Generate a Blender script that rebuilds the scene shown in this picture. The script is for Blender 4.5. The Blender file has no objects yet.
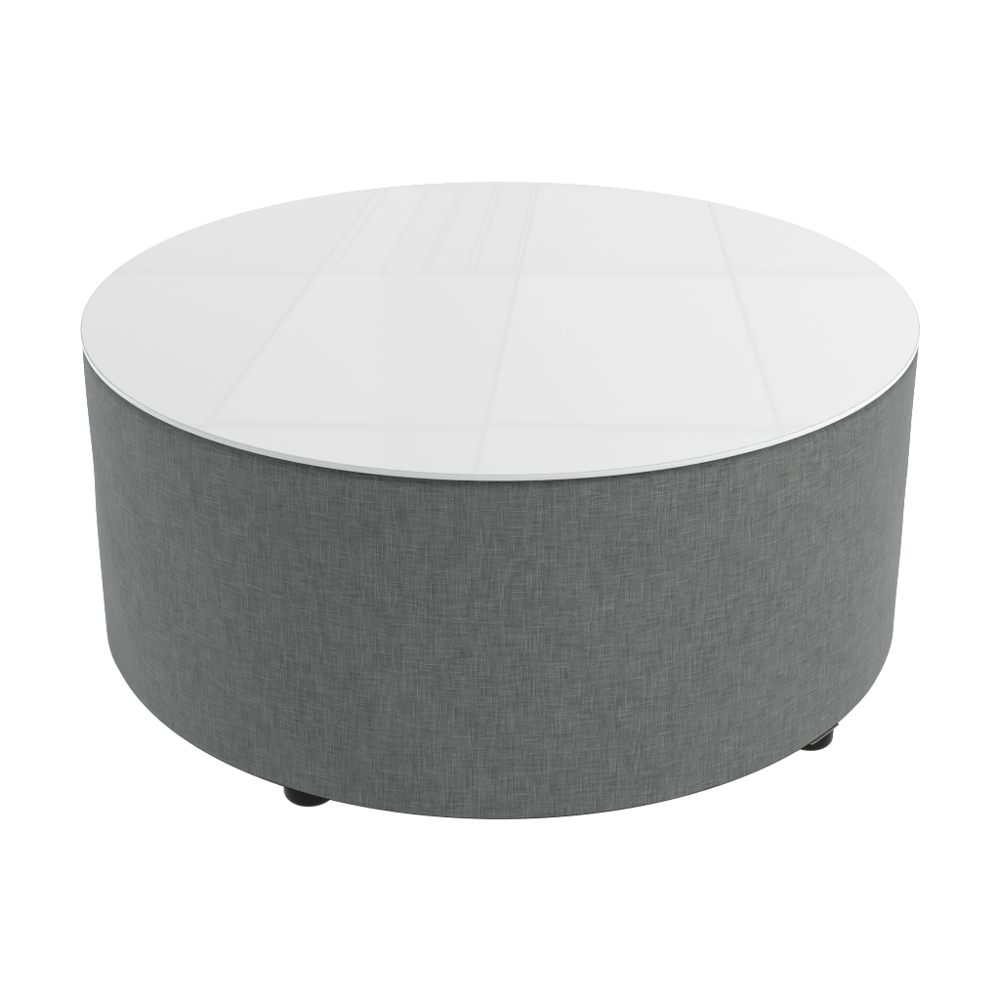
import bpy, bmesh, math
from mathutils import Vector, Matrix, Quaternion

S = bpy.context.scene
COL = S.collection

# ------------------------------------------------------------------ dimensions (metres)
R_TOP = 0.4612          # glass disc radius (36 inch table)
T_GLASS = 0.0075
H_FOOT = 0.0325
H_BODY = 0.3575
Z_BODY0 = H_FOOT
Z_BODY1 = H_FOOT + H_BODY
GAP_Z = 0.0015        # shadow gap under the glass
T_GLASS = 0.0060
Z_TOP = Z_BODY1 + GAP_Z + T_GLASS
R_BODY0 = 0.4627       # bottom radius of the drum
R_BODY1 = 0.4603       # upper radius, just inside the glass

# ------------------------------------------------------------------ node helpers
def new_mat(name):
    m = bpy.data.materials.new(name)
    m.use_nodes = True
    m.node_tree.nodes.clear()
    return m, m.node_tree

class NG:
    def __init__(s, nt): s.nt = nt
    def n(s, t, **kw):
        x = s.nt.nodes.new(t)
        for k, v in kw.items(): setattr(x, k, v)
        return x
    def put(s, sock, v):
        if v is None: return
        if isinstance(v, (int, float)): sock.default_value = v
        elif isinstance(v, (tuple, list)): sock.default_value = v
        else: s.nt.links.new(v, sock)
    def m(s, op, a, b=None, c=None):
        x = s.n('ShaderNodeMath', operation=op)
        s.put(x.inputs[0], a); s.put(x.inputs[1], b); s.put(x.inputs[2], c)
        return x.outputs[0]
    def vec(s, x, y, z=0.0):
        c = s.n('ShaderNodeCombineXYZ')
        s.put(c.inputs[0], x); s.put(c.inputs[1], y); s.put(c.inputs[2], z)
        return c.outputs[0]
    def noise(s, v, scale=1.0, detail=0.0, rough=0.5, w3=True):
        x = s.n('ShaderNodeTexNoise'); x.noise_dimensions = '3D'
        s.put(x.inputs['Vector'], v); s.put(x.inputs['Scale'], scale)
        s.put(x.inputs['Detail'], detail); s.put(x.inputs['Roughness'], rough)
        return x.outputs[0]
    def white(s, v):
        x = s.n('ShaderNodeTexWhiteNoise'); x.noise_dimensions = '3D'
        s.put(x.inputs['Vector'], v)
        return x.outputs[0]
    def mapr(s, v, a, b, c, d):
        x = s.n('ShaderNodeMapRange'); x.clamp = True
        s.put(x.inputs[0], v)
        for i, q in enumerate((a, b, c, d)): s.put(x.inputs[i + 1], q)
        return x.outputs[0]

# ------------------------------------------------------------------ materials
def fabric_material():
    m, nt = new_mat('woven_grey_fabric'); g = NG(nt)
    tc = g.n('ShaderNodeTexCoord'); sp = g.n('ShaderNodeSeparateXYZ')
    nt.links.new(tc.outputs['Object'], sp.inputs[0])
    X, Y, Z = sp.outputs
    ang = g.m('ARCTAN2', X, g.m('MULTIPLY', Y, -1.0))
    u = g.m('MULTIPLY', ang, 0.46)
    v = Z
    # slightly wandering threads
    wob = g.noise(g.vec(g.m('MULTIPLY', u, 9), g.m('MULTIPLY', v, 9)), 1.0, 1.0)
    wob2 = g.noise(g.vec(g.m('MULTIPLY', u, 9), g.m('MULTIPLY', v, 9), 7.3), 1.0, 1.0)
    uu = g.m('ADD', u, g.m('MULTIPLY', g.m('SUBTRACT', wob, 0.5), 0.002))
    vv = g.m('ADD', v, g.m('MULTIPLY', g.m('SUBTRACT', wob2, 0.5), 0.002))
    P = 0.00108
    def threads(a, b, pitch, length, seed):
        ca = g.m('FLOOR', g.m('DIVIDE', a, pitch))
        off = g.white(g.vec(ca, seed, 1.5))
        cb = g.m('FLOOR', g.m('ADD', g.m('DIVIDE', b, length), g.m('MULTIPLY', off, 7.0)))
        return g.white(g.vec(ca, cb, seed + 0.5))
    w1 = threads(uu, vv, P, 0.016, 3.0)
    w2 = threads(uu, vv, P, 0.014, 11.0)
    h1 = threads(vv, uu, P, 0.014, 23.0)
    h2 = threads(vv, uu, P, 0.012, 31.0)
    l1 = g.mapr(w1, 0.82, 1.0, 0.0, 1.0)      # light warp slubs
    d1 = g.mapr(w2, 0.80, 1.0, 0.0, 1.0)      # dark gaps between warp threads
    w1s = threads(g.m('SUBTRACT', uu, P), vv, P, 0.016, 3.0)
    ds = g.mapr(w1s, 0.81, 0.97, 0.0, 1.0)     # thin dark gap beside each slub
    h1s = threads(g.m('ADD', vv, P), uu, P, 0.014, 23.0)
    dh = g.mapr(h1s, 0.90, 1.0, 0.0, 1.0)
    l2 = g.mapr(h1, 0.91, 1.0, 0.0, 1.0)      # light weft slubs
    d2 = g.mapr(h2, 0.87, 1.0, 0.0, 1.0)
    # over and under weave, two pitches of thread
    wv = g.m('MULTIPLY', g.m('SINE', g.m('MULTIPLY', uu, math.pi / 0.00125)),
             g.m('SINE', g.m('MULTIPLY', vv, math.pi / 0.00125)))
    grain = g.noise(g.vec(g.m('MULTIPLY', u, 700), g.m('MULTIPLY', v, 700)), 1.0, 1.0, 0.6)
    cloud = g.noise(g.vec(g.m('MULTIPLY', u, 75), g.m('MULTIPLY', v, 38)), 1.0, 3.0, 0.6)
    cloud2 = g.noise(g.vec(g.m('MULTIPLY', u, 7), g.m('MULTIPLY', v, 7), 4.0), 1.0, 2.0, 0.5)
    streak = g.noise(g.vec(g.m('MULTIPLY', u, 190), g.m('MULTIPLY', v, 16), 2.0), 1.0, 2.0, 0.6)
    t = 1.0
    def add(t, x, k, c=0.0):
        return g.m('ADD', t, g.m('MULTIPLY', g.m('SUBTRACT', x, c), k))
    t = add(1.0, l1, 0.28, 0.08)
    t = add(t, d1, -0.16, 0.1)
    t = add(t, w2, 0.27, 0.5)
    t = add(t, h2, 0.28, 0.5)
    t = add(t, w1, 0.18, 0.5)
    t = add(t, h1, 0.18, 0.5)
    # weft slubs show only where they cross over the warp
    over = g.m('ADD', 0.55, g.m('MULTIPLY', g.white(g.vec(g.m('FLOOR', g.m('DIVIDE', uu, P)), g.m('FLOOR', g.m('DIVIDE', vv, P)), 5.0)), 0.8))
    t = g.m('ADD', t, g.m('MULTIPLY', g.m('MULTIPLY', l2, over), 0.30))
    t = add(t, d2, -0.16, 0.06)
    t = add(t, ds, -0.18, 0.1)
    t = add(t, dh, -0.14, 0.05)
    t = add(t, wv, 0.50)
    t = add(t, grain, 0.9, 0.5)
    t = add(t, cloud, 0.42, 0.5)
    t = add(t, cloud2, 0.2, 0.5)
    t = add(t, streak, 0.16, 0.5)
    t = g.mapr(t, 0.3, 2.2, 0.3, 2.2)
    vm = g.n('ShaderNodeVectorMath', operation='SCALE')
    vm.inputs[0].default_value = FAB
    nt.links.new(t, vm.inputs['Scale'])
    hh = g.m('ADD', g.m('MULTIPLY', t, 0.7), g.m('MULTIPLY', grain, 0.6))
    bp = g.n('ShaderNodeBump'); bp.inputs['Strength'].default_value = 0.05
    bp.inputs['Distance'].default_value = 0.0006
    nt.links.new(hh, bp.inputs['Height'])
    b = g.n('ShaderNodeBsdfPrincipled')
    nt.links.new(vm.outputs[0], b.inputs['Base Color'])
    b.inputs['Roughness'].default_value = 0.85
    b.inputs['Specular IOR Level'].default_value = 0.2
    b.inputs['Sheen Weight'].default_value = 0.10
    b.inputs['Sheen Roughness'].default_value = 0.4
    nt.links.new(bp.outputs[0], b.inputs['Normal'])
    o = g.n('ShaderNodeOutputMaterial'); nt.links.new(b.outputs[0], o.inputs[0])
    return m
FAB = (0.0970, 0.1050, 0.1010)

def principled(name, col, rough, spec=0.5, metal=0.0, ior=1.5, var=0.0, vscale=60, coat=0.0):
    m, nt = new_mat(name); g = NG(nt)
    b = g.n('ShaderNodeBsdfPrincipled')
    b.inputs['Base Color'].default_value = (*col, 1)
    b.inputs['Roughness'].default_value = rough
    b.inputs['Specular IOR Level'].default_value = spec
    b.inputs['Metallic'].default_value = metal
    b.inputs['IOR'].default_value = ior
    if var:
        tc = g.n('ShaderNodeTexCoord')
        ns = g.noise(tc.outputs['Object'], vscale, 3.0, 0.6)
        k = g.mapr(ns, 0.2, 0.8, 1 - var, 1 + var)
        vm = g.n('ShaderNodeVectorMath', operation='SCALE')
        vm.inputs[0].default_value = col
        nt.links.new(k, vm.inputs['Scale']); nt.links.new(vm.outputs[0], b.inputs['Base Color'])
    o = g.n('ShaderNodeOutputMaterial'); nt.links.new(b.outputs[0], o.inputs[0])
    return m

MAT_FAB = fabric_material()
MAT_GLASS = principled('white_backed_glass', (0.566, 0.567, 0.567), 0.030, 0.5, ior=1.42, var=0.004, vscale=5)

def edge_material():
    m, nt = new_mat('polished_glass_edge'); g = NG(nt)
    tc = g.n('ShaderNodeTexCoord'); sp = g.n('ShaderNodeSeparateXYZ')
    nt.links.new(tc.outputs['Object'], sp.inputs[0])
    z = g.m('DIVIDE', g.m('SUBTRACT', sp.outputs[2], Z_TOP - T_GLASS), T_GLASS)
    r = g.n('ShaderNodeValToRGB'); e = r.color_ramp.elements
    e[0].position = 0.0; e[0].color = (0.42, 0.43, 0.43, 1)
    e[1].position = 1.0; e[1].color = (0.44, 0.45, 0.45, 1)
    for p, c in ((0.2, 0.55), (0.42, 0.53), (0.6, 0.53), (0.8, 0.57), (0.92, 0.51)):  # bevel reflections painted as lighter and darker bands up the edge
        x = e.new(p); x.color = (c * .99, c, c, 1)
    nt.links.new(z, r.inputs[0])
    b = g.n('ShaderNodeBsdfPrincipled')
    nt.links.new(r.outputs[0], b.inputs['Base Color'])
    b.inputs['Roughness'].default_value = 0.3; b.inputs['IOR'].default_value = 1.25
    o = g.n('ShaderNodeOutputMaterial'); nt.links.new(b.outputs[0], o.inputs[0])
    return m
MAT_EDGE = edge_material()
MAT_BLACK = principled('black_plastic', (0.004, 0.004, 0.0045), 0.32, 0.10, var=0.15, vscale=300)
MAT_BOARD = principled('black_underside_board', (0.05, 0.045, 0.042), 0.8, 0.2, var=0.15, vscale=90)
MAT_PLATE = principled('grey_metal_plate', (0.22, 0.20, 0.195), 0.45, 0.5, metal=0.4, var=0.05, vscale=200)
MAT_GAP = principled('dark_trim_and_shade_ring', (0.035, 0.024, 0.024), 0.9, 0.1, var=0.1, vscale=100)

def floor_material():
    m, nt = new_mat('white_translucent_floor'); g = NG(nt)
    tc = g.n('ShaderNodeTexCoord')
    ns = g.noise(tc.outputs['Object'], 3.0, 2.0)
    k = g.mapr(ns, 0.2, 0.8, 0.895, 0.905)
    cc = g.vec(k, k, k)
    d = g.n('ShaderNodeBsdfDiffuse'); t = g.n('ShaderNodeBsdfTranslucent')
    nt.links.new(cc, d.inputs[0]); nt.links.new(cc, t.inputs[0])
    mx = g.n('ShaderNodeMixShader'); mx.inputs[0].default_value = 0.5
    nt.links.new(d.outputs[0], mx.inputs[1]); nt.links.new(t.outputs[0], mx.inputs[2])
    o = g.n('ShaderNodeOutputMaterial'); nt.links.new(mx.outputs[0], o.inputs[0])
    return m

# ------------------------------------------------------------------ mesh helpers
def lathe(profile, seg=256, close=True):
    """revolve a list of (radius, z); radius 0 ends become caps"""
    bm = bmesh.new(); rings = []
    for r, z in profile:
        if r < 1e-7: rings.append([bm.verts.new((0, 0, z))])
        else: rings.append([bm.verts.new((r * math.cos(2 * math.pi * i / seg), r * math.sin(2 * math.pi * i / seg), z)) for i in range(seg)])
    for a, b in zip(rings, rings[1:]):
        for i in range(seg):
            j = (i + 1) % seg
            if len(a) == 1: bm.faces.new((a[0], b[j], b[i]))
            elif len(b) == 1: bm.faces.new((a[i], a[j], b[0]))
            else: bm.faces.new((a[i], a[j], b[j], b[i]))
    bmesh.ops.recalc_face_normals(bm, faces=bm.faces)
    return bm

def obj(name, bm, mat, parent=None, loc=(0, 0, 0), smooth=True):
    me = bpy.data.meshes.new(name); bm.to_mesh(me); bm.free()
    for p in me.polygons: p.use_smooth = smooth
    me.materials.append(mat)
    o = bpy.data.objects.new(name, me); COL.objects.link(o)
    o.location = loc
    if parent: o.parent = parent
    return o

def arc(cx, cz, r, a0, a1, n):
    return [(cx + r * math.cos(math.radians(a0 + (a1 - a0) * i / n)), cz + r * math.sin(math.radians(a0 + (a1 - a0) * i / n))) for i in range(n + 1)]

# ------------------------------------------------------------------ the table
table = bpy.data.objects.new('coffee_table', None); COL.objects.link(table)
table['label'] = 'round drum coffee table in grey woven fabric with a glossy white glass top'
table['category'] = 'coffee table'

# upholstered drum
prof = [(R_BODY0 - 0.012, Z_BODY0)]
prof += arc(R_BODY0 - 0.0035, Z_BODY0 + 0.0035, 0.0035, -90, 0, 6)
N = 40
for i in range(1, N):
    k = i / N
    z = Z_BODY0 + 0.0035 + (H_BODY - 0.0175) * k
    r = R_BODY0 + (R_BODY1 - R_BODY0) * k
    prof.append((r, z))
prof += [(R_BODY1 - 0.0085 * (1 - math.cos(math.radians(a))), Z_BODY1 - 0.014 + 0.014 * math.sin(math.radians(a))) for a in range(0, 91, 9)]
prof += [(R_BODY1 - 0.03, Z_BODY1 - 0.0002), (0, Z_BODY1 - 0.0002)]
bm = lathe(prof, 360)
# faint unevenness of padded upholstery
for v in bm.verts:
    r = math.hypot(v.co.x, v.co.y)
    if r > 0.40 and Z_BODY0 + 0.002 < v.co.z < Z_BODY1 - 0.001:
        a = math.atan2(v.co.y, v.co.x)
        d = 0.0005 * math.sin(a * 11 + 3 * math.sin(v.co.z * 14)) + 0.0004 * math.sin(a * 23 + v.co.z * 31 + 1.3)
        s = (r + d) / r; v.co.x *= s; v.co.y *= s
obj('upholstered_body', bm, MAT_FAB, table)

# dark staple trim where fabric folds under
bm = lathe([(R_BODY0 - 0.004, Z_BODY0 + 0.0005), (R_BODY0 - 0.0015, Z_BODY0 - 0.0006), (R_BODY0 - 0.004, Z_BODY0 - 0.002), (R_BODY0 - 0.016, Z_BODY0 - 0.002), (R_BODY0 - 0.016, Z_BODY0 + 0.0005)], 256)
obj('bottom_trim', bm, MAT_GAP, table)
bm = lathe([(0, Z_BODY0 - 0.0015), (R_BODY0 - 0.0165, Z_BODY0 - 0.0015), (R_BODY0 - 0.0165, Z_BODY0 + 0.004), (0, Z_BODY0 + 0.004)], 192)
obj('base_panel', bm, MAT_BOARD, table, smooth=False)

# glass top: flat face, small polished arris at both edges
zb = Z_BODY1 + GAP_Z; c = 0.0011
top_p = [(0, Z_TOP), (R_TOP - 0.02, Z_TOP), (R_TOP - c - 0.0004, Z_TOP)]
tt = obj('glass_top', lathe([(0, zb), (R_TOP - c - 0.0005, zb), (R_TOP - c - 0.0005, Z_TOP - 0.0001), (R_TOP - c - 0.0005, Z_TOP), (R_TOP - 0.03, Z_TOP), (0, Z_TOP)], 512), MAT_GLASS, table, smooth=False)
edge = [(R_TOP - c - 0.0005, zb)] + arc(R_TOP - 0.0014, zb + 0.0014, 0.0014, -80, 0, 5) + \
       arc(R_TOP - 0.0016, Z_TOP - 0.0016, 0.0016, 0, 80, 6) + [(R_TOP - c - 0.0005, Z_TOP - 0.00002)]
obj('polished_edge', lathe(edge, 512), MAT_EDGE, tt)

obj('lip_shade_ring', lathe([(0.40, Z_BODY1), (0.448, Z_BODY1), (0.448, zb - 0.0001), (0.40, zb - 0.0001), (0.40, Z_BODY1)], 256), MAT_GAP, table)  # dark ring added to stand in for the shade line below the lip

# feet
RF = 0.0270
def foot_bm():
    pr = [(0, 0.0)] + [(RF - 0.008, 0.0)] + arc(RF - 0.007, 0.007, 0.007, -80, 0, 8) + [(RF, 0.020), (RF - 0.0015, 0.0225), (RF - 0.0015, H_FOOT - 0.002), (0, H_FOOT - 0.002)]
    return lathe(pr, 64)
feet = [(-0.1915, -0.3755, False), (0.3255, -0.279, True), (0.194, 0.381, False), (-0.329, 0.288, False)]
for x, y, pl in feet:
    f = obj('foot', foot_bm(), MAT_BLACK, table, (x, y, 0))
    f['label'] = 'round black glide foot under the drum'
    if pl:
        # thin curved mounting plate whose rim just shows past the fabric
        a0 = math.atan2(y, x) - math.radians(2.4)
        bm = bmesh.new(); ro, ri = R_BODY0 - 0.0006, 0.40; half = math.radians(3.1); n = 16
        rows = []
        for zz in (Z_BODY0 - 0.0031, Z_BODY0 - 0.0021):
            rows.append([[bm.verts.new((rr * math.cos(a0 + half * (2 * i / n - 1)) - x, rr * math.sin(a0 + half * (2 * i / n - 1)) - y, zz)) for i in range(n + 1)] for rr in (ri, ro)])
        for i in range(n):
            bm.faces.new((rows[1][0][i], rows[1][1][i], rows[1][1][i + 1], rows[1][0][i + 1]))
            bm.faces.new((rows[0][0][i], rows[0][0][i + 1], rows[0][1][i + 1], rows[0][1][i]))
            bm.faces.new((rows[0][1][i], rows[0][1][i + 1], rows[1][1][i + 1], rows[1][1][i]))
            bm.faces.new((rows[0][0][i + 1], rows[0][0][i], rows[1][0][i], rows[1][0][i + 1]))
        for i in (0, n): bm.faces.new((rows[0][0][i], rows[0][1][i], rows[1][1][i], rows[1][0][i]))
        bmesh.ops.recalc_face_normals(bm, faces=bm.faces)
        obj('mounting_plate', bm, MAT_PLATE, f, smooth=False)

# ------------------------------------------------------------------ floor
bm = bmesh.new()
q = 9.0
bm.faces.new([bm.verts.new(c) for c in ((-q, -q, 0), (q, -q, 0), (q, q, 0), (-q, q, 0))])
fl = obj('floor', bm, floor_material(), smooth=False)
fl['kind'] = 'structure'; fl['label'] = 'plain white floor under the table, lit from below by an added lamp'

# ------------------------------------------------------------------ camera
F, PITCH, D, H = 1786.4, 0.3799, 4.1021 * 0.46, 1.4918 * 0.46
CX, CY = 500.2, 352.4
cam = bpy.data.cameras.new('camera'); co = bpy.data.objects.new('camera', cam); COL.objects.link(co)
co.location = (0, -D, Z_TOP + H)
co.rotation_euler = (math.pi / 2 - PITCH, 0, 0)
cam.sensor_width = 36; cam.sensor_fit = 'HORIZONTAL'; cam.lens = 36 * F / 1000
cam.shift_x = -(CX - 500) / 1000
cam.shift_y = (CY - 500) / 1000
cam.clip_start = 0.05; cam.clip_end = 200
S.camera = co

# ------------------------------------------------------------------ lights
def area(name, M, sx, sy, radiance, col=(1, 1, 1)):
    L = bpy.data.lights.new(name, 'AREA'); L.shape = 'RECTANGLE'
    L.size = sx; L.size_y = sy; L.energy = radiance * math.pi * sx * sy; L.color = col
    o = bpy.data.objects.new(name, L); COL.objects.link(o); o.matrix_world = M
    return o
def aim(loc, tgt):
    loc = Vector(loc); d = (Vector(tgt) - loc).normalized()
    return Matrix.Translation(loc) @ d.to_track_quat('-Z', 'Y').to_matrix().to_4x4()

# overhead ceiling panels, seen reflected in the glass.  The reflected rows rise gently away.
CAMP = Vector((0, -D, Z_TOP + H))
def ray(x, y):
    X = (x - CX) / F; Y = (y - CY) / F
    return Vector((X, math.cos(PITCH) - Y * math.sin(PITCH), -math.sin(PITCH) - Y * math.cos(PITCH))).normalized()
def refl(x, y):
    d = ray(x, y); t = H / -d.z
    return CAMP + d * t, Vector((d.x, d.y, -d.z))
_, dv = refl(606, -123)
_, dv0 = refl(CX, -123)
nrm = Vector((1, 0, 0)).cross(Vector((0, dv0.y, dv0.z))).normalized()
P0 = Vector((0, 0, Z_TOP + 1.75))
yaw_dir = (dv - nrm * dv.dot(nrm)).normalized()      # direction of the long panel edges
side = yaw_dir.cross(nrm).normalized()
if side.x < 0: side = -side
def hit(x, y):
    p, d = refl(x, y)
    t = (P0 - p).dot(nrm) / d.dot(nrm)
    q = p + d * t - P0
    return q.dot(side), q.dot(yaw_dir)
YREF = 273
def col_u(x, y=YREF): return hit(x, y)[0]
def row_v(y, x): return hit(x, y)[1]
GAP = 0.024
GAPY = 0.075
def panel(x0, x1, y_far, y_near, rad, gx=GAP, gy=GAPY, c=(1, 1, 1)):
    u0, u1 = col_u(x0), col_u(x1)
    xm = (x0 + x1) / 2
    v1, v0 = row_v(y_far, xm), row_v(y_near, xm)
    w, h = u1 - u0 - gx, v1 - v0 - gy
    ctr = P0 + side * ((u0 + u1) / 2) + yaw_dir * ((v0 + v1) / 2)
    zax = nrm if nrm.z > 0 else -nrm
    M = Matrix((side, zax.cross(side), zax)).transposed().to_4x4(); M.translation = ctr
    area('ceiling_panel', M, w, h, rad, c)
K = 0.80        # lamps add up along a reflected ray: panels are a faint extra over the added backing lamp
xs = [112, 317, 519, 731, 940]
TINT = [(1, 1, .992), (1, 1, .995), (1, 1, 1), (1, 1, 1)]
for i in range(4):
    if i == 1: continue
    panel(xs[i], xs[i + 1], 273.5, 427, K * [0.42, 0.42, 0.50, 0.49][i], c=TINT[i])
    panel(xs[i], xs[i + 1], 427, 760, K * [0.43, 0.42, 0.51, 0.50][i], c=TINT[i])
    if True:
        panel(xs[i], xs[i + 1], 186, 273.5, K * [0.36, 0.36, 0.41, 0.40][i], c=TINT[i])
    panel(xs[i], xs[i + 1], 130, 186, K * 0.33, c=TINT[i])
# the second column is two-toned: a warmer, slightly brighter half beside a cooler one
def seam_cells(y_far, y_near, n, ra, rb):
    ua, ub = col_u(xs[1]) + GAP / 2, col_u(xs[2]) - GAP / 2
    vf, vn = row_v(y_far, 420) - GAPY / 2, row_v(y_near, 400) + GAPY / 2
    zx = nrm if nrm.z > 0 else -nrm
    uf, un = hit(379, y_far)[0], hit(379 + (y_near - y_far) * 0.025, y_near)[0]
    for k in range(n):
        v1 = vf + (vn - vf) * k / n; v0 = vf + (vn - vf) * (k + 1) / n
        um = uf + (un - uf) * (k + 0.5) / n
        for a, b, rad, c in ((ua, um, ra, (1, 0.998, 0.985)), (um, ub, rb, (0.995, 0.998, 1))):
            if b - a < 0.01: continue
            M = Matrix((side, zx.cross(side), zx)).transposed().to_4x4()
            M.translation = P0 + side * ((a + b) / 2) + yaw_dir * ((v0 + v1) / 2)
            area('ceiling_panel', M, b - a, v1 - v0, rad, c)
seam_cells(273.5, 427, 7, K * 0.55, K * 0.38)
seam_cells(427, 560, 5, K * 0.56, K * 0.39)
panel(xs[1], xs[2], 130, 186, K * 0.33)
# the louvred cell: wide and narrow strips side by side
cuts = [317, 330, 380, 421, 428, 465, 473, 513, 519]
for a, b in zip(cuts, cuts[1:]):
    panel(a, b, 186, 273.5, K * (0.46 if b <= 380 else 0.35), gx=0.016, c=TINT[1])

# added backing lamp above the ceiling panels, lifts the reflected gaps between them
zax = nrm if nrm.z > 0 else -nrm
M = Matrix((side, zax.cross(side), zax)).transposed().to_4x4()
ub0, ub1 = col_u(40), col_u(1010); vb0, vb1 = row_v(800, 500), row_v(120, 500)
M.translation = P0 + side * ((ub0 + ub1) / 2) + yaw_dir * ((vb0 + vb1) / 2) + zax * 0.03
area('panel_backing_fill', M, ub1 - ub0, vb1 - vb0, K * 1.10)

# studio lamps
area('key_softbox', aim((2.6, -0.9, 1.5), (0.2, 0, 0.2)), 1.6, 1.8, 6.4)
area('left_rim_softbox', aim((-2.5, 0.45, 0.7), (-0.2, 0, 0.2)), 0.8, 1.1, 11.5)
Mu = Matrix.Translation((0, 0, -1.2)) @ Matrix.Rotation(math.pi, 4, 'X')
area('under_floor_fill', Mu, 16, 16, 1.95)  # unseen fill lamp added below, washes the translucent floor to pure white
area('overhead_softbox', aim((0.35, -0.98, 2.4), (0, -0.2, 0.4)), 0.55, 0.55, 23.0)

# ------------------------------------------------------------------ world: even white surround
W = bpy.data.worlds.new('World'); S.world = W; W.use_nodes = True
bg = W.node_tree.nodes['Background']
bg.inputs[0].default_value = (1, 1, 1, 1); bg.inputs[1].default_value = 0.38

S.view_settings.view_transform = 'Standard'; S.view_settings.look = 'None'
S.view_settings.exposure = 0; S.view_settings.gamma = 1; S.view_settings.use_curve_mapping = False
S.render.engine = 'CYCLES'
S.cycles.use_denoising = True
S.cycles.denoiser = 'OPENIMAGEDENOISE'
S.cycles.denoising_input_passes = 'RGB_ALBEDO_NORMAL'
S.cycles.denoising_prefilter = 'ACCURATE'
S.cycles.max_bounces = 6
S.cycles.sample_clamp_indirect = 6
S.render.filter_size = 1.1 if hasattr(S.render, 'filter_size') else 1.5
S.cycles.pixel_filter_type = 'BLACKMAN_HARRIS'; S.cycles.filter_width = 1.2
